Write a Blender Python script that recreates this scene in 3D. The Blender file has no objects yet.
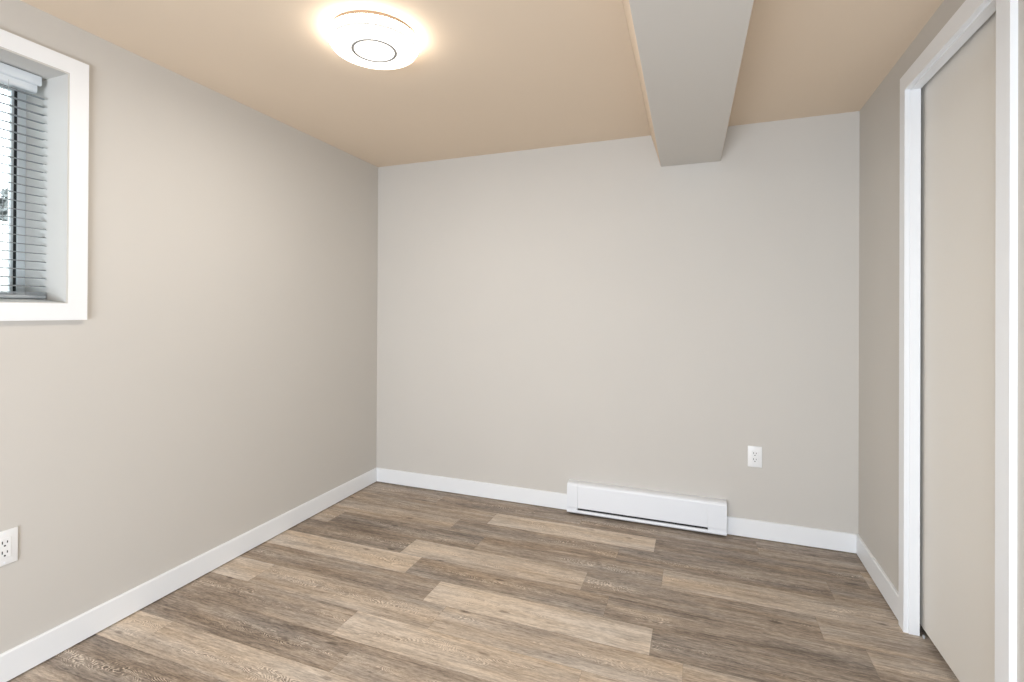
import bpy, bmesh, math, random
from mathutils import Vector, Matrix

scene = bpy.context.scene
random.seed(7)

# ------------------------------------------------------------------ camera
CAM_H = 1.24937
cam_data = bpy.data.cameras.new('camera')
cam_data.sensor_width = 36.0
cam_data.lens = 492.710 * 36.0 / 1024.0
cam_data.shift_y = -(341.0 - 309.647) / 1024.0
cam_data.clip_start = 0.02
cam = bpy.data.objects.new('camera', cam_data)
scene.collection.objects.link(cam)
YAW, PITCH, ROLL = 0.35983, 0.00321, 0.00506
fw = Vector((-math.sin(YAW)*math.cos(PITCH), math.cos(YAW)*math.cos(PITCH), math.sin(PITCH)))
r0 = Vector((math.cos(YAW), math.sin(YAW), 0)); u0 = r0.cross(fw)
rt = r0*math.cos(ROLL) + u0*math.sin(ROLL)
up = -r0*math.sin(ROLL) + u0*math.cos(ROLL)
cam.matrix_world = Matrix(((rt.x, up.x, -fw.x, 0), (rt.y, up.y, -fw.y, 0), (rt.z, up.z, -fw.z, CAM_H), (0, 0, 0, 1)))
scene.camera = cam

# ------------------------------------------------------------------ view, world, lights
vs = scene.view_settings
scene.display_settings.display_device = 'sRGB'
vs.view_transform = 'Standard'; vs.look = 'None'; vs.gamma = 1.0; vs.use_curve_mapping = False
vs.exposure = 0.56
scene.cycles.denoising_prefilter = 'NONE'

world = bpy.data.worlds.new('overcast_sky'); scene.world = world
world.use_nodes = True
wn = world.node_tree.nodes['Background']
wn.inputs['Color'].default_value = (0.86, 0.94, 1.0, 1)
wn.inputs['Strength'].default_value = 4.4

def area(name, loc, target, sx, sy, power, color):
    l = bpy.data.lights.new(name, 'AREA'); l.shape = 'RECTANGLE'; l.size = sx; l.size_y = sy
    l.energy = power; l.color = color
    o = bpy.data.objects.new(name, l); scene.collection.objects.link(o)
    o.location = loc
    o.rotation_euler = (Vector(target) - Vector(loc)).to_track_quat('-Z', 'Y').to_euler()
    return o
area('soft_fill_light', (-0.5, -1.85, 1.0), (-0.7, 3.0, 2.0), 1.7, 1.5, 102, (0.90, 1.0, 1.12))  # unseen soft panel behind the camera, added as fill in place of flash

# ------------------------------------------------------------------ frames of the room
H = 2.3
D = 3.0306
XL, XR, AL, AR = -2.1941, 0.7863, -0.01532, -0.01536
FRONT = -1.9
class Frame:
    def __init__(s, o, d, n): s.o, s.d, s.n = Vector(o), Vector(d), Vector(n)
    def __call__(s, a, off, z): p = s.o + s.d*a + s.n*off; return Vector((p.x, p.y, z))
LW = Frame((XL, D, 0), (-math.sin(AL), -math.cos(AL), 0), (math.cos(AL), -math.sin(AL), 0))
RW = Frame((XR, D, 0), (math.sin(AR), -math.cos(AR), 0), (-math.cos(AR), -math.sin(AR), 0))
BW = Frame((0, D, 0), (1, 0, 0), (0, -1, 0))
ID = Frame((0, 0, 0), (1, 0, 0), (0, 1, 0))
LEN = D - FRONT

# ------------------------------------------------------------------ helpers
def new_bm(): return bmesh.new()
def box(bm, F, a0, a1, o0, o1, z0, z1, bev=0.0, seg=2):
    v = [bm.verts.new(F(a, o, z)) for z in (z0, z1) for (a, o) in ((a0, o0), (a1, o0), (a1, o1), (a0, o1))]
    fs = [bm.faces.new([v[i] for i in q]) for q in ((0,1,2,3), (4,5,6,7), (0,1,5,4), (1,2,6,5), (2,3,7,6), (3,0,4,7))]
    bmesh.ops.recalc_face_normals(bm, faces=fs)
    if bev > 0:
        es = list({e for f in fs for e in f.edges})
        bmesh.ops.bevel(bm, geom=es, offset=bev, segments=seg, affect='EDGES', profile=0.5)
def prism(bm, F, a0, a1, prof):
    """extrude a closed (offset, z) profile along a frame's direction"""
    A = [bm.verts.new(F(a0, o, z)) for o, z in prof]; B = [bm.verts.new(F(a1, o, z)) for o, z in prof]
    n = len(prof)
    fs = [bm.faces.new(A), bm.faces.new(B)] + [bm.faces.new((A[i], A[(i+1) % n], B[(i+1) % n], B[i])) for i in range(n)]
    bmesh.ops.recalc_face_normals(bm, faces=fs)
def lathe(bm, prof, seg=96):
    rings = []
    for r, z in prof:
        if r < 1e-6: rings.append([bm.verts.new((0, 0, z))])
        else: rings.append([bm.verts.new((r*math.cos(2*math.pi*k/seg), r*math.sin(2*math.pi*k/seg), z)) for k in range(seg)])
    for A, B in zip(rings, rings[1:]):
        for k in range(seg):
            k2 = (k+1) % seg
            a, a2 = (A[0], A[0]) if len(A) == 1 else (A[k], A[k2])
            b, b2 = (B[0], B[0]) if len(B) == 1 else (B[k], B[k2])
            vs_ = []
            for q in (a, a2, b2, b):
                if q not in vs_: vs_.append(q)
            if len(vs_) > 2: bm.faces.new(vs_)
    bmesh.ops.recalc_face_normals(bm, faces=bm.faces[:])
def obj(name, bm, mat, parent=None, smooth=False, origin=None):
    """link a bmesh built in world coordinates (or in its parent's own frame) as one mesh object"""
    if parent is not None and origin is not None:
        bmesh.ops.translate(bm, verts=bm.verts[:], vec=-Vector(origin))
    me = bpy.data.meshes.new(name); bm.to_mesh(me); bm.free()
    me.materials.append(mat)
    if smooth:
        for p in me.polygons: p.use_smooth = True
        try: me.set_sharp_from_angle(angle=math.radians(35))
        except Exception: pass
    o = bpy.data.objects.new(name, me); scene.collection.objects.link(o)
    if parent is not None: o.parent = parent
    return o
def tag(o, label, cat, group=None, kind=None):
    o['label'] = label; o['category'] = cat
    if group: o['group'] = group
    if kind: o['kind'] = kind
    return o
def thing(name, loc, label, cat, rz=0.0, group=None, kind=None):
    o = bpy.data.objects.new(name, None); scene.collection.objects.link(o)
    o.empty_display_size = 0.05
    o.location = loc; o.rotation_euler = (0, 0, rz)
    return tag(o, label, cat, group, kind)
def struct(name, bm, mat, label, cat):
    return tag(obj(name, bm, mat), label, cat, kind='structure')

# ------------------------------------------------------------------ materials
def mat_base(name, col, rough=0.6, metal=0.0, spec=0.5):
    m = bpy.data.materials.new(name); m.use_nodes = True
    b = m.node_tree.nodes['Principled BSDF']
    b.inputs['Base Color'].default_value = (*col, 1); b.inputs['Roughness'].default_value = rough
    b.inputs['Metallic'].default_value = metal; b.inputs['Specular IOR Level'].default_value = spec
    return m, m.node_tree.nodes, m.node_tree.links, b
def paint(name, col, rough=0.7, bump=0.02, scale=350, var=0.015, spec=0.3):
    m, N, L, b = mat_base(name, col, rough, spec=spec)
    tc = N.new('ShaderNodeTexCoord')
    n = N.new('ShaderNodeTexNoise'); n.inputs['Scale'].default_value = scale; n.inputs['Detail'].default_value = 3
    L.new(tc.outputs['Object'], n.inputs['Vector'])
    bp = N.new('ShaderNodeBump'); bp.inputs['Strength'].default_value = bump; bp.inputs['Distance'].default_value = 0.002
    L.new(n.outputs['Fac'], bp.inputs['Height']); L.new(bp.outputs['Normal'], b.inputs['Normal'])
    n2 = N.new('ShaderNodeTexNoise'); n2.inputs['Scale'].default_value = 2.5; n2.inputs['Detail'].default_value = 2
    L.new(tc.outputs['Object'], n2.inputs['Vector'])
    mx = N.new('ShaderNodeMixRGB'); mx.inputs['Color1'].default_value = (*[c*(1-var) for c in col], 1)
    mx.inputs['Color2'].default_value = (*[min(1, c*(1+var)) for c in col], 1)
    L.new(n2.outputs['Fac'], mx.inputs['Fac']); L.new(mx.outputs['Color'], b.inputs['Base Color'])
    return m
M_WALL = paint('greige_wall_paint', (0.610, 0.581, 0.540), 0.75)
M_CEIL = paint('tan_ceiling_paint', (0.755, 0.625, 0.49), 0.85, 0.04, 200)
M_TRIM = paint('white_trim_paint', (0.86, 0.873, 0.89), 0.4, 0.0, 300, 0.005, 0.4)
M_DOOR = paint('cream_door_paint', (0.80, 0.765, 0.71), 0.5, 0.015, 250, 0.01, 0.4)
M_METAL = paint('white_enamel', (0.83, 0.85, 0.885), 0.35, 0.0, 300, 0.005, 0.5)
M_PLASTIC = paint('white_plastic', (0.85, 0.85, 0.85), 0.35, 0.0, 300, 0.003, 0.5)
M_VINYL = paint('pale_vinyl', (0.66, 0.70, 0.72), 0.4, 0.0, 300, 0.005, 0.4)
M_SLAT = paint('grey_blind_slats', (0.22, 0.235, 0.245), 0.4, 0.0, 300, 0.005, 0.5)
M_RAIL = paint('pale_blind_rail', (0.66, 0.70, 0.73), 0.35, 0.0, 300, 0.005, 0.5)
M_BOTTOM = paint('slate_bottom_rail', (0.40, 0.44, 0.48), 0.4, 0.0, 300, 0.005, 0.5)
M_REVEAL = paint('grey_reveal_paint', (0.60, 0.585, 0.555), 0.7, 0.02, 300)
M_DARK, *_ = mat_base('black_slot', (0.012, 0.012, 0.014), 0.7)
M_RUBBER, *_ = mat_base('black_gasket', (0.01, 0.011, 0.013), 0.6)
M_RING, *_ = mat_base('grey_ring', (0.36, 0.355, 0.34), 0.4)
M_CORD, *_ = mat_base('grey_cord', (0.45, 0.47, 0.48), 0.8)

def emit_mat(name, st):
    m, N, L, b = mat_base(name, (0.9, 0.88, 0.85), 0.4)
    b.inputs['Emission Color'].default_value = (1.0, 0.92, 0.82, 1)
    b.inputs['Emission Strength'].default_value = st
    return m
M_LIT = emit_mat('lit_rim', 9.5)
M_LENS = emit_mat('lit_lens', 1.6)
M_BAND = paint('pale_grey_band', (0.34, 0.34, 0.33), 0.6)
M_GAP_SHADE = paint('tan_gap_shade', (0.20, 0.145, 0.10), 0.6)  # base coloured dark tan to paint in the shaded gap under the ceiling

def glass_mat():
    m = bpy.data.materials.new('window_glass'); m.use_nodes = True
    N, L = m.node_tree.nodes, m.node_tree.links
    N.remove(N['Principled BSDF'])
    tr = N.new('ShaderNodeBsdfTransparent'); tr.inputs['Color'].default_value = (0.93, 0.96, 0.96, 1)
    gl = N.new('ShaderNodeBsdfGlossy'); gl.inputs['Roughness'].default_value = 0.02
    fr = N.new('ShaderNodeFresnel'); fr.inputs['IOR'].default_value = 1.45
    mx = N.new('ShaderNodeMixShader')
    L.new(fr.outputs['Fac'], mx.inputs['Fac']); L.new(tr.outputs['BSDF'], mx.inputs[1]); L.new(gl.outputs['BSDF'], mx.inputs[2])
    L.new(mx.outputs['Shader'], N['Material Output'].inputs['Surface'])
    return m
M_GLASS = glass_mat()

def floor_mat():
    m, N, L, b = mat_base('vinyl_plank', (0.4, 0.33, 0.27), 0.5, spec=0.35)
    def nd(t, **k):
        n = N.new(t)
        for a, v in k.items(): setattr(n, a, v)
        return n
    def math_(op, a, c, v=None):
        n = nd('ShaderNodeMath', operation=op)
        for i, q in enumerate((a, c)):
            if isinstance(q, (int, float)): n.inputs[i].default_value = q
            else: L.new(q, n.inputs[i])
        return n.outputs[0]
    at = nd('ShaderNodeAttribute', attribute_name='plank')
    sp = nd('ShaderNodeSeparateColor'); L.new(at.outputs['Color'], sp.inputs['Color'])
    tone, ra, rb = sp.outputs[0], sp.outputs[1], sp.outputs[2]
    tc = nd('ShaderNodeTexCoord'); xyz = nd('ShaderNodeSeparateXYZ'); L.new(tc.outputs['Object'], xyz.inputs[0])
    X = math_('ADD', xyz.outputs[0], math_('MULTIPLY', ra, 17.0))
    Y = math_('ADD', xyz.outputs[1], math_('MULTIPLY', rb, 11.0))
    def noise(sx, sy, detail, rough=0.55, off=0.0, dist=0.0):
        c = nd('ShaderNodeCombineXYZ'); L.new(math_('MULTIPLY', X, sx), c.inputs[0]); L.new(math_('MULTIPLY', Y, sy), c.inputs[1])
        c.inputs[2].default_value = off
        n = nd('ShaderNodeTexNoise'); n.inputs['Scale'].default_value = 1.0; n.inputs['Detail'].default_value = detail
        n.inputs['Roughness'].default_value = rough; n.inputs['Distortion'].default_value = dist
        L.new(c.outputs[0], n.inputs['Vector']); return n.outputs['Fac']
    macro = noise(1.6, 15.0, 3, 0.55, 0.0, 0.3)
    fine = noise(12.0, 125.0, 3, 0.65, 3.0, 0.2)
    mid = noise(4.0, 52.0, 3, 0.6, 7.0, 0.5)
    mask = noise(1.7, 9.0, 2, 0.5, 12.0)
    warp = noise(3.2, 9.0, 2, 0.5, 21.0)
    # cathedral figure: nested pointed arcs running along the middle of a plank
    uv = nd('ShaderNodeUVMap', uv_map='UVMap'); uvx = nd('ShaderNodeSeparateXYZ'); L.new(uv.outputs['UV'], uvx.inputs[0])
    yl = math_('ADD', uvx.outputs[1], math_('MULTIPLY', math_('SUBTRACT', warp, 0.5), 1.1))
    r2 = math_('POWER', math_('ABSOLUTE', yl, 0.0), 1.5)
    sgn = math_('SUBTRACT', math_('MULTIPLY', math_('GREATER_THAN', rb, 0.5), 2.0), 1.0)
    ph = math_('ADD', math_('MULTIPLY', math_('MULTIPLY', X, sgn), 330.0), math_('MULTIPLY', r2, 420.0))
    ph = math_('ADD', ph, math_('MULTIPLY', noise(16.0, 46.0, 3, 0.6, 51.0), 26.0))
    bands = math_('POWER', math_('MULTIPLY', math_('ADD', math_('SINE', ph, 0.0), 1.0), 0.5), 2.0)
    mk = nd('ShaderNodeMapRange'); mk.inputs['From Min'].default_value = 0.46; mk.inputs['From Max'].default_value = 0.60
    L.new(mask, mk.inputs['Value'])
    mid_ = nd('ShaderNodeMapRange'); mid_.inputs['From Min'].default_value = 0.27; mid_.inputs['From Max'].default_value = 0.12
    L.new(math_('ABSOLUTE', yl, 0.0), mid_.inputs['Value'])
    brk = nd('ShaderNodeMapRange'); brk.inputs['From Min'].default_value = 0.40; brk.inputs['From Max'].default_value = 0.60
    L.new(noise(26.0, 60.0, 2, 0.5, 31.0), brk.inputs['Value'])
    figure = math_('MULTIPLY', math_('MULTIPLY', math_('MULTIPLY', math_('SUBTRACT', bands, 0.22), mk.outputs[0]), mid_.outputs[0]), brk.outputs[0])
    # sparse small dark knots
    kc = nd('ShaderNodeCombineXYZ'); L.new(math_('MULTIPLY', X, 1.2), kc.inputs[0]); L.new(math_('MULTIPLY', Y, 3.4), kc.inputs[1])
    vo = nd('ShaderNodeTexVoronoi', voronoi_dimensions='2D'); vo.inputs['Scale'].default_value = 1.0; L.new(kc.outputs[0], vo.inputs['Vector'])
    kn = nd('ShaderNodeMapRange'); kn.inputs['From Min'].default_value = 0.036; kn.inputs['From Max'].default_value = 0.008
    L.new(vo.outputs['Distance'], kn.inputs['Value'])
    val = math_('ADD', math_('ADD', math_('MULTIPLY', tone, 0.80), 0.10), math_('MULTIPLY', math_('SUBTRACT', macro, 0.5), 0.85))
    val = math_('ADD', val, math_('MULTIPLY', math_('SUBTRACT', mid, 0.5), 0.65))
    val = math_('ADD', val, math_('MULTIPLY', math_('SUBTRACT', fine, 0.5), 1.0))
    grit = noise(38.0, 190.0, 3, 0.7, 63.0)
    val = math_('ADD', val, math_('MULTIPLY', math_('SUBTRACT', grit, 0.5), 0.95))
    val = math_('ADD', val, math_('MULTIPLY', figure, 1.05))
    val = math_('SUBTRACT', val, math_('MULTIPLY', kn.outputs[0], 0.45))
    ramp = nd('ShaderNodeValToRGB'); L.new(val, ramp.inputs['Fac'])
    e = ramp.color_ramp.elements
    e[0].position = 0.0; e[0].color = (0.145, 0.113, 0.090, 1)
    e[1].position = 1.0; e[1].color = (0.77, 0.665, 0.555, 1)
    for p, c in ((0.25, (0.275, 0.223, 0.180, 1)), (0.5, (0.425, 0.349, 0.282, 1)), (0.75, (0.585, 0.490, 0.398, 1))):
        k = e.new(p); k.color = c
    # greyish and warm drifts
    hs = nd('ShaderNodeHueSaturation'); L.new(ramp.outputs['Color'], hs.inputs['Color'])
    sat = nd('ShaderNodeMapRange'); sat.inputs['From Min'].default_value = 0.3; sat.inputs['From Max'].default_value = 0.7
    sat.inputs['To Min'].default_value = 0.80; sat.inputs['To Max'].default_value = 1.34
    L.new(noise(1.3, 11.0, 2, 0.5, 44.0), sat.inputs['Value']); L.new(sat.outputs[0], hs.inputs['Saturation'])
    L.new(hs.outputs['Color'], b.inputs['Base Color'])
    rg = nd('ShaderNodeMapRange'); rg.inputs['To Min'].default_value = 0.42; rg.inputs['To Max'].default_value = 0.62
    L.new(fine, rg.inputs['Value']); L.new(rg.outputs[0], b.inputs['Roughness'])
    bp = nd('ShaderNodeBump'); bp.inputs['Strength'].default_value = 0.15; bp.inputs['Distance'].default_value = 0.001
    L.new(fine, bp.inputs['Height']); L.new(bp.outputs['Normal'], b.inputs['Normal'])
    return m
M_FLOOR = floor_mat()

# ------------------------------------------------------------------ room shell
# floor: one mesh of planks; each row runs parallel to the back wall, tones read off the photograph
PITCH_Y, OFF_Y, PLEN = 0.1612, 0.0425, 0.9455
ROWS = {  # row: (first plank end x, tones of the planks from left to right)
    -1: (-1.70, (.34, .38, .40, .34, .4)),
    0: (-1.589, (.42, .28, .34, .34, .45)),
    1: (-1.153, (.44, .84, .24, .62, .5)),
    2: (-1.326, (.56, .34, .28, .35, .5)),
    3: (-2.040, (.56, .22, .40, .64, .42)),
    4: (-1.433, (.22, .74, .33, .56, .4)),
    5: (-1.302, (.80, .36, .28, .5, .4)),
    6: (-1.105, (.38, .88, .26, .45, .4)),
    7: (-1.934, (.84, .60, .66, .62, .3)),
    8: (-1.317, (.42, .80, .84, .4, .4)),
    9: (-1.186, (.26, .50, .60, .5, .4)),
    10: (-1.960, (.84, .66, .74, .5, .4)),
    11: (-1.500, (.28, .40, .6, .5, .4)),
}
bm = new_bm()
lay = bm.loops.layers.float_color.new('plank'); uvl = bm.loops.layers.uv.new('UVMap')
XA, XB = -2.62, 1.35
tones = [.3, .8, .45, .25, .65, .55, .36, .75]
for row in range(-1, 27):
    d0 = max(-0.05, OFF_Y + row*PITCH_Y) if row >= 0 else -0.05
    d1 = OFF_Y + (row+1)*PITCH_Y
    if row in ROWS: first, tn = ROWS[row]
    else: first, tn = -2.3 + (row*0.377) % PLEN, [random.choice(tones) for _ in range(6)]
    ends = [XA] + [first + k*PLEN for k in range(0, 6) if XA < first + k*PLEN < XB] + [XB]
    for k in range(len(ends)-1):
        x0, x1 = ends[k], ends[k+1]; g = 0.0004
        v = [bm.verts.new(p) for p in ((x0+g, D-d1+g, 0), (x1-g, D-d1+g, 0), (x1-g, D-d0-g, 0), (x0+g, D-d0-g, 0))]
        f = bm.faces.new(v); c = (tn[min(k, len(tn)-1)], random.random(), random.random(), 1)
        for l in f.loops:
            l[lay] = c; l[uvl].uv = (l.vert.co.x - x0, (l.vert.co.y - (D-d1))/(d1-d0) - 0.5)
# the sub-floor under the planks
v0 = [bm.verts.new(p) for p in ((XA, FRONT-0.2, -0.08), (XB, FRONT-0.2, -0.08), (XB, D+0.1, -0.08), (XA, D+0.1, -0.08))]
v1 = [bm.verts.new((q.co.x, q.co.y, -0.0015)) for q in v0]
for q in ((0, 3, 2, 1), ): bm.faces.new([v0[i] for i in q])
f = bm.faces.new(v1)
sub = [bm.faces.new((v0[i], v0[(i+1) % 4], v1[(i+1) % 4], v1[i])) for i in range(4)] + [f]
for f in sub:
    for l in f.loops: l[lay] = (0.0, 0.5, 0.5, 1)
struct('floor', bm, M_FLOOR, 'brown and tan wood look plank floor of the whole room', 'floor')

bm = new_bm(); box(bm, ID, XA, XB, FRONT-0.2, D+0.12, H, H+0.1)
struct('ceiling', bm, M_CEIL, 'flat tan painted ceiling', 'ceiling')

bm = new_bm(); box(bm, ID, XL-0.4, XR+0.55, D, D+0.12, 0, H)
struct('wall_back', bm, M_WALL, 'greige back wall above the long white heater', 'wall')

# left wall with the deep window opening, lined with grey painted boards up to the face of the casing
WS0, WS1, WZ0, WZ1 = 1.925, 3.02, 1.272, 2.105
TH, LT = 0.30, 0.006
bm = new_bm()
box(bm, LW, -0.12, WS0-LT, -TH, 0, 0, H); box(bm, LW, WS1+LT, LEN+0.2, -TH, 0, 0, H)
box(bm, LW, WS0-LT, WS1+LT, -TH, 0, 0, WZ0-LT); box(bm, LW, WS0-LT, WS1+LT, -TH, 0, WZ1+LT, H)
struct('wall_left', bm, M_WALL, 'greige left wall with the deep window opening', 'wall')
bm = new_bm()
box(bm, LW, WS0-LT, WS0, -TH, 0.0165, WZ0-LT, WZ1+LT); box(bm, LW, WS1, WS1+LT, -TH, 0.0165, WZ0-LT, WZ1+LT)
box(bm, LW, WS0, WS1, -TH, 0.0165, WZ0-LT, WZ0); box(bm, LW, WS0, WS1, -TH, 0.0165, WZ1, WZ1+LT)
struct('trim_4', bm, M_REVEAL, 'grey painted lining of the deep window recess', 'trim')

# right wall with the closet opening and the closet behind it
DS0, DS1, DZ1 = 0.684, 1.338, 2.122
bm = new_bm()
box(bm, RW, -0.12, DS0-0.012, -0.034, 0, 0, H); box(bm, RW, DS1+0.012, LEN+0.2, -0.034, 0, 0, H)
box(bm, RW, DS0-0.012, DS1+0.012, -0.034, 0, DZ1+0.012, H)
box(bm, RW, -0.12, 0.50, -0.52, -0.034, 0, H); box(bm, RW, 1.55, LEN+0.2, -0.52, -0.034, 0, H)
box(bm, RW, 0.50, 1.55, -0.52, -0.034, 2.22, H); box(bm, RW, 0.50, 1.55, -0.52, -0.46, 0, 2.22)
struct('wall_right', bm, M_WALL, 'greige right wall around the closet door', 'wall')

# wall behind the camera
bm = new_bm(); box(bm, ID, -2.6, 1.3, FRONT-0.12, FRONT, 0, H)
struct('wall_front', bm, M_WALL, 'greige wall behind the viewpoint', 'wall')

# boxed-in beam under the ceiling, parallel to the left wall, sides leaning slightly outward
def beam_x(x_at_back, y): return x_at_back - 0.0147*(y - D)
bm = new_bm()
ZB = 2.107
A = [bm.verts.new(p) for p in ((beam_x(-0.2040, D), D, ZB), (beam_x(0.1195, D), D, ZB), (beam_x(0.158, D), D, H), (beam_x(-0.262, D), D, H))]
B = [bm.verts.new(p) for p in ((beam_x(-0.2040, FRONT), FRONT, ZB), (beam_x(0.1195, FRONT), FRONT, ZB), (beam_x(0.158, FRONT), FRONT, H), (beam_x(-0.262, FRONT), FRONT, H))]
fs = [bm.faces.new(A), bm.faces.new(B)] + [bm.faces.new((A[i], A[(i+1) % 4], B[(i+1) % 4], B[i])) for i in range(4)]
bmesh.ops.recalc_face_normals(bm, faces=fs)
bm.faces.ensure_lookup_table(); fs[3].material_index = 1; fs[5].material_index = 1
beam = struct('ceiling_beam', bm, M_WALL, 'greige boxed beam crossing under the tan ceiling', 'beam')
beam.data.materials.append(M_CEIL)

# baseboards
HB, TB, ZB0 = 0.1025, 0.012, 0.006
def bb_prof(): return [(0, ZB0), (TB, ZB0), (TB, HB-0.004), (TB-0.004, HB), (0, HB)]
bm = new_bm(); prism(bm, LW, 0.0, LEN, bb_prof())
struct('baseboard_left', bm, M_TRIM, 'white baseboard along the left wall below the window', 'baseboard')
HX0, HX1 = -0.749, 0.157
bm = new_bm(); prism(bm, BW, XL+TB, HX0-0.001, bb_prof()); prism(bm, BW, HX1+0.001, XR-TB, bb_prof())
struct('baseboard_back', bm, M_TRIM, 'white baseboard along the back wall on both sides of the heater', 'baseboard')
CS0, CS1, CZ1, CT = 0.625, 1.400, 2.192, 0.016
bm = new_bm(); prism(bm, RW, 0.0, CS0, bb_prof())
struct('baseboard_right', bm, M_TRIM, 'short white baseboard between the back corner and the closet casing', 'baseboard')

# ------------------------------------------------------------------ closet door, jamb and casing
bm = new_bm()
def casing_leg(s0, s1, z0, z1): box(bm, RW, s0, s1, 0.0, CT, z0, z1)
casing_leg(CS0, DS0-0.005, 0.0, CZ1)
casing_leg(DS1-0.004, CS1, 0.0, CZ1)
casing_leg(DS0-0.005, DS1-0.004, DZ1+0.005, CZ1)
struct('trim_1', bm, M_TRIM, 'white flat casing around the closet door', 'trim')
bm = new_bm()
box(bm, RW, DS0-0.012, DS0, -0.034, 0.0, 0, DZ1); box(bm, RW, DS1, DS1+0.012, -0.034, 0.0, 0, DZ1)
box(bm, RW, DS0-0.012, DS1+0.012, -0.034, 0.0, DZ1, DZ1+0.012)
struct('trim_2', bm, M_TRIM, 'white jamb lining the closet door opening', 'trim')
door = thing('door_1', RW(1.01, -0.064, 0.018), 'plain cream closet slab door set back behind the white casing', 'door', kind='structure')
bm = new_bm(); box(bm, RW, 0.58, 1.46, -0.081, -0.047, 0.028, 2.150, 0.0015)
obj('door_slab', bm, M_DOOR, door, origin=door.location)
bm = new_bm(); box(bm, RW, 0.689, 0.698, -0.046, -0.040, 0.0, 0.012, 0.001)
obj('floor_guide', bm, M_CORD, door, origin=door.location)

# ------------------------------------------------------------------ window
bm = new_bm()
c0, c1 = WS0-0.066, WS1+0.066
box(bm, LW, c0, WS0-LT, 0, 0.018, WZ0-0.063, WZ1+0.063); box(bm, LW, WS1+LT, c1, 0, 0.018, WZ0-0.063, WZ1+0.063)
box(bm, LW, WS0-LT, WS1+LT, 0, 0.018, WZ1+LT, WZ1+0.063); box(bm, LW, WS0-LT, WS1+LT, 0, 0.018, WZ0-0.063, WZ0-LT*0.4)
struct('trim_3', bm, M_TRIM, 'white picture frame casing around the window', 'trim')
win = thing('window_1', LW((WS0+WS1)/2, -0.27, WZ0), 'pale framed window deep in the left wall behind the blind', 'window', kind='structure')
def ring_boxes(bm, s0, s1, z0, z1, w, o0, o1, bev=0.0):
    box(bm, LW, s0, s0+w, o0, o1, z0, z1, bev); box(bm, LW, s1-w, s1, o0, o1, z0, z1, bev)
    box(bm, LW, s0+w, s1-w, o0, o1, z0, z0+w, bev); box(bm, LW, s0+w, s1-w, o0, o1, z1-w, z1, bev)
E = 0.0
bm = new_bm(); ring_boxes(bm, WS0, WS1, WZ0, WZ1, 0.024, -0.262, -0.230, 0.002); obj('window_frame', bm, M_VINYL, win, origin=win.location)
bm = new_bm(); ring_boxes(bm, WS0+0.024, WS1-0.024, WZ0+0.024, WZ1-0.024, 0.008, -0.260, -0.238); obj('gasket', bm, M_RUBBER, win, origin=win.location)
bm = new_bm(); ring_boxes(bm, WS0+0.032, WS1-0.032, WZ0+0.032, WZ1-0.032, 0.007, -0.258, -0.241); obj('sash', bm, M_VINYL, win, origin=win.location)
bm = new_bm(); box(bm, LW, WS0+0.037, WS1-0.037, -0.252, -0.248, WZ0+0.037, WZ1-0.037); obj('pane', bm, M_GLASS, win, origin=win.location)

bm = new_bm(); prism(bm, LW, WS0, WS1, [(-0.001, WZ0), (-0.001, WZ0+0.0005), (-0.120, WZ0+0.0145), (-0.229, WZ0+0.0145), (-0.229, WZ0)])
obj('window_sill', bm, M_VINYL, win, origin=win.location)

# ------------------------------------------------------------------ blind
BS0, BS1 = WS0+0.012, WS1-0.012
blind = thing('window_blind', LW((BS0+BS1)/2, -0.11, WZ0+0.002), 'grey horizontal slat blind hanging open inside the window recess', 'blind')
bm = new_bm()
prism(bm, LW, BS0+0.011, BS1, [(-0.092, 2.100), (-0.092, 2.071), (-0.095, 2.067), (-0.102, 2.067), (-0.102, 2.100)])
obj('valance', bm, M_RAIL, blind, origin=blind.location)
bm = new_bm()
prism(bm, LW, BS0+0.018, BS1, [(-0.104, 2.099), (-0.104, 2.046), (-0.108, 2.040), (-0.132, 2.040), (-0.132, 2.099)])
obj('headrail', bm, M_RAIL, blind, origin=blind.location)
bm = new_bm()
SLW, PITCH_Z, TILT = 0.028, 0.0302, math.radians(7)
z = 2.026; k = 0
while z > 1.312:
    n = 6; top = []; bot = []
    for i in range(n+1):
        t = i/n - 0.5
        o_ = t*SLW; c_ = 0.0022*(1-4*t*t)
        dz = -o_*math.sin(TILT) + c_
        top.append((-0.105 + o_*math.cos(TILT), z + dz)); bot.append((-0.105 + o_*math.cos(TILT), z + dz - 0.0009))
    prism(bm, LW, BS0-0.007, BS1, top + bot[::-1]); z -= PITCH_Z
obj('slats', bm, M_SLAT, blind, smooth=False, origin=blind.location)
bm = new_bm()
for j in range(4): box(bm, LW, BS0-0.008, BS1, -0.119, -0.091, 1.3085 - j*0.0032, 1.3100 - j*0.0032)
box(bm, LW, BS0-0.008, BS1, -0.120, -0.090, 1.2866, 1.2985, 0.003)
obj('bottom_rail', bm, M_BOTTOM, blind, origin=blind.location)
for s_ in (2.042, 2.47, 2.90):
    bm = new_bm()
    for o_ in (-0.0905, -0.1195): box(bm, LW, s_-0.0006, s_+0.0006, o_-0.0004, o_+0.0004, WZ0+0.015, 2.05)
    obj('ladder_cord', bm, M_CORD, blind, origin=blind.location)

# ------------------------------------------------------------------ outside the window
M_CONC = paint('pale_concrete', (0.72, 0.71, 0.69), 0.9, 0.1, 60, 0.05)
M_GROUND = paint('pale_ground', (0.62, 0.60, 0.57), 0.95, 0.1, 40, 0.08)
M_BARK = paint('grey_bark', (0.12, 0.10, 0.085), 0.9)
M_LEAF = paint('dark_foliage', (0.15, 0.155, 0.15), 0.8, 0.0, 40, 0.3)
bm = new_bm(); box(bm, ID, -9.0, -2.60, -5.0, 6.0, 0.95, 1.05)
struct('ground', bm, M_GROUND, 'pale ground outside the window', 'ground')

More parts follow.
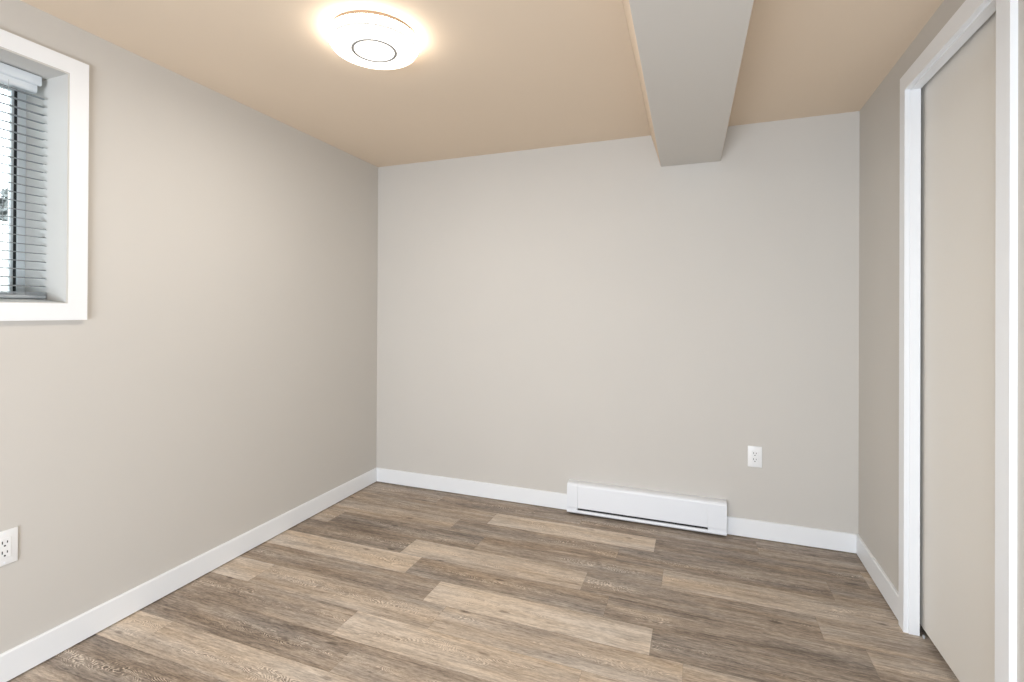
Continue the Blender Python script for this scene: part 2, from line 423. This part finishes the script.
bm = new_bm(); box(bm, ID, -4.3, -4.0, -3.0, 5.0, 1.05, 1.79, 0.01)
struct('garden_wall', bm, M_CONC, 'pale concrete garden wall outside the window', 'wall')
rng = random.Random(3)
def leaf_ball(bm, c, r, n, size):
    for _ in range(n):
        while True:
            p = Vector((rng.uniform(-1, 1), rng.uniform(-1, 1), rng.uniform(-1, 1)))
            if 0.3 < p.length < 1: break
        q = Vector(c) + Vector((p.x*r[0], p.y*r[1], p.z*r[2]))
        R3 = Matrix.Rotation(rng.uniform(0, 6.28), 3, 'Z') @ Matrix.Rotation(rng.uniform(-1.2, 1.2), 3, 'X')
        L_ = size*rng.uniform(0.7, 1.3); W_ = L_*0.45
        bm.faces.new([bm.verts.new(q + R3 @ Vector(v)) for v in ((-W_*.6, 0, 0), (0, -L_*.5, 0.01), (W_*.6, 0, 0), (0, L_*.5, 0.01))])
shrub = thing('shrub', (-4.85, 2.05, 1.05), 'dark bushy shrub beyond the pale wall, seen through the blind', 'shrub')
bm = new_bm(); leaf_ball(bm, (0, 0, 0.62), (0.45, 1.0, 0.47), 4200, 0.09); obj('foliage', bm, M_LEAF, shrub)
bm = new_bm()
for k in range(6):
    a = k*1.05
    bmesh.ops.create_cone(bm, cap_ends=True, segments=8, radius1=0.022, radius2=0.009, depth=0.62,
        matrix=Matrix.Translation((0.09*math.cos(a), 0.2*math.sin(a), 0.30)) @ Matrix.Rotation(0.28*math.cos(a), 4, 'Y') @ Matrix.Rotation(-0.3*math.sin(a), 4, 'X'))
obj('stem', bm, M_BARK, shrub)

# ------------------------------------------------------------------ ceiling light
LX, LY = -1.157, 1.570
light = thing('ceiling_light', (LX, LY, H), 'round white flush ceiling light with a thin grey ring, switched on', 'ceiling light')
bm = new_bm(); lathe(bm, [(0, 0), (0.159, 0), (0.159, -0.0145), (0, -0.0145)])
obj('mounting_base', bm, M_GAP_SHADE, light, smooth=True)
bm = new_bm(); lathe(bm, [(0, -0.0148), (0.162, -0.0148), (0.1665, -0.017), (0.168, -0.021), (0.168, -0.034), (0.166, -0.039), (0.1630, -0.042), (0.160, -0.0425), (0, -0.0425)])
obj('diffuser_rim', bm, M_LIT, light, smooth=True)
bm = new_bm(); lathe(bm, [(0, -0.0495), (0.1575, -0.0495), (0.1585, -0.0505), (0.157, -0.055), (0.150, -0.0585), (0.120, -0.0605), (0.0, -0.061)])
obj('diffuser', bm, M_LENS, light, smooth=True)
bm = new_bm(); lathe(bm, [(0, -0.043), (0.1595, -0.043), (0.1595, -0.049), (0, -0.049)])
obj('diffuser_band', bm, M_BAND, light, smooth=True)
bm = new_bm()
tor = [(0.0795 + 0.0054*math.cos(a), -0.0610 + 0.0022*math.sin(a)) for a in [2*math.pi*i/12 for i in range(13)]]
lathe(bm, tor); bmesh.ops.remove_doubles(bm, verts=bm.verts[:], dist=1e-6)
obj('trim_ring', bm, M_RING, light, smooth=True)

ll = bpy.data.lights.new('ceiling_lamp_light', 'AREA'); ll.shape = 'DISK'; ll.size = 0.29
ll.energy = 7.2; ll.color = (1.0, 0.96, 0.90)
lo = bpy.data.objects.new('ceiling_lamp_light', ll); scene.collection.objects.link(lo)
lo.parent = light; lo.location = (0, 0, -0.066)

# ------------------------------------------------------------------ baseboard heater
heater = thing('baseboard_heater', BW((HX0+HX1)/2, 0, 0.0), 'long low white electric baseboard heater on the back wall', 'heater')
HZ0, HZ1 = 0.012, 0.190
def cover_prof(g=0.0):      # front cover: flat top with a lip, rounded upper edge, rolled lower edge
    return [(0.0, HZ1-0.002), (0.0, HZ1+0.004+g), (0.036, HZ1+0.0035+g), (0.050, HZ1-0.001+g), (0.056, HZ1-0.007), (0.0575+g, HZ1-0.012),
            (0.0595+g, HZ1-0.014), (0.062+g, 0.052), (0.0615+g, 0.047), (0.058, 0.0445), (0.0, 0.0445)]
def foot_prof(g=0.0):
    return [(0.0, HZ0), (0.054, HZ0), (0.059+g, HZ0+0.003), (0.062+g, HZ0+0.010), (0.0605+g, 0.030), (0.057, 0.032), (0.0, 0.032)]
A0, A1 = HX0+0.066, HX1-0.098
bm = new_bm(); prism(bm, BW, A0+0.0005, A1-0.0005, foot_prof()); obj('back_plate', bm, M_METAL, heater, origin=heater.location)
bm = new_bm(); prism(bm, BW, A0+0.0012, A1-0.0004, cover_prof()); obj('front_panel', bm, M_METAL, heater, origin=heater.location)
for a0, a1 in ((HX0, A0), (A1, HX1)):
    bm = new_bm(); prism(bm, BW, a0, a1, cover_prof(0.0004))
    o = obj('end_cap', bm, M_METAL, heater, origin=heater.location)
    bm = new_bm(); prism(bm, BW, a0, a1, foot_prof(0.0004))
    obj('end_foot', bm, M_METAL, heater, origin=heater.location)
    bm = new_bm(); box(bm, BW, a0+0.001, a1-0.001, 0.001, 0.0590, 0.0321, 0.0444); obj('end_seam', bm, M_METAL, heater, origin=heater.location)
bm = new_bm(); box(bm, BW, A0+0.001, A1-0.001, 0.001, 0.050, 0.0321, 0.0444)
obj('air_slot', bm, M_DARK, heater, origin=heater.location)

# ------------------------------------------------------------------ outlets (built in their own frame: front is -y)
def make_outlet(label):
    t = thing('wall_outlet', (0, 0, 0), label, 'outlet', group='white duplex wall outlets')
    W, HH = 0.0715, 0.1155
    bm = new_bm(); box(bm, ID, -W/2, W/2, -0.006, 0.0, -HH/2, HH/2, 0.0022, 3); obj('cover_plate', bm, M_PLASTIC, t, smooth=True)
    bm = new_bm(); box(bm, ID, -0.0168, 0.0168, -0.0075, -0.0055, -0.0335, 0.0335, 0.0008); r = obj('receptacle', bm, M_PLASTIC, t)
    for cz in (0.0165, -0.0165):
        for sx, hh in ((-0.0065, 0.0046), (0.0065, 0.0038)):
            bm = new_bm(); box(bm, ID, sx-0.0013, sx+0.0013, -0.0079, -0.0072, cz+0.003-hh, cz+0.003+hh); obj('slot', bm, M_DARK, r)
        bm = new_bm()
        bmesh.ops.create_cone(bm, cap_ends=True, segments=16, radius1=0.0028, radius2=0.0028, depth=0.0007,
                              matrix=Matrix.Translation((0, -0.00755, cz-0.0085)) @ Matrix.Rotation(math.pi/2, 4, 'X'))
        obj('ground_hole', bm, M_DARK, r)
    for cz in (0.0484, -0.0484):
        bm = new_bm()
        bmesh.ops.create_cone(bm, cap_ends=True, segments=16, radius1=0.0030, radius2=0.0026, depth=0.0010,
                              matrix=Matrix.Translation((0, -0.0063, cz)) @ Matrix.Rotation(math.pi/2, 4, 'X'))
        obj('screw', bm, M_METAL, t)
    return t
def copy_tree(o, parent=None):
    c = o.copy(); scene.collection.objects.link(c)
    if parent is not None: c.parent = parent
    for ch in o.children: copy_tree(ch, c)
    return c
outlet = make_outlet('white duplex outlet on the back wall right of the heater')
outlet.location = BW(0.3005, 0.0, 0.452)
other = copy_tree(outlet)
other['label'] = 'white duplex outlet low on the left wall below the window'
other.location = LW(2.0865, 0.0, 0.452)
other.rotation_euler = (0, 0, math.pi/2 + math.atan2(LW.n.y, LW.n.x))
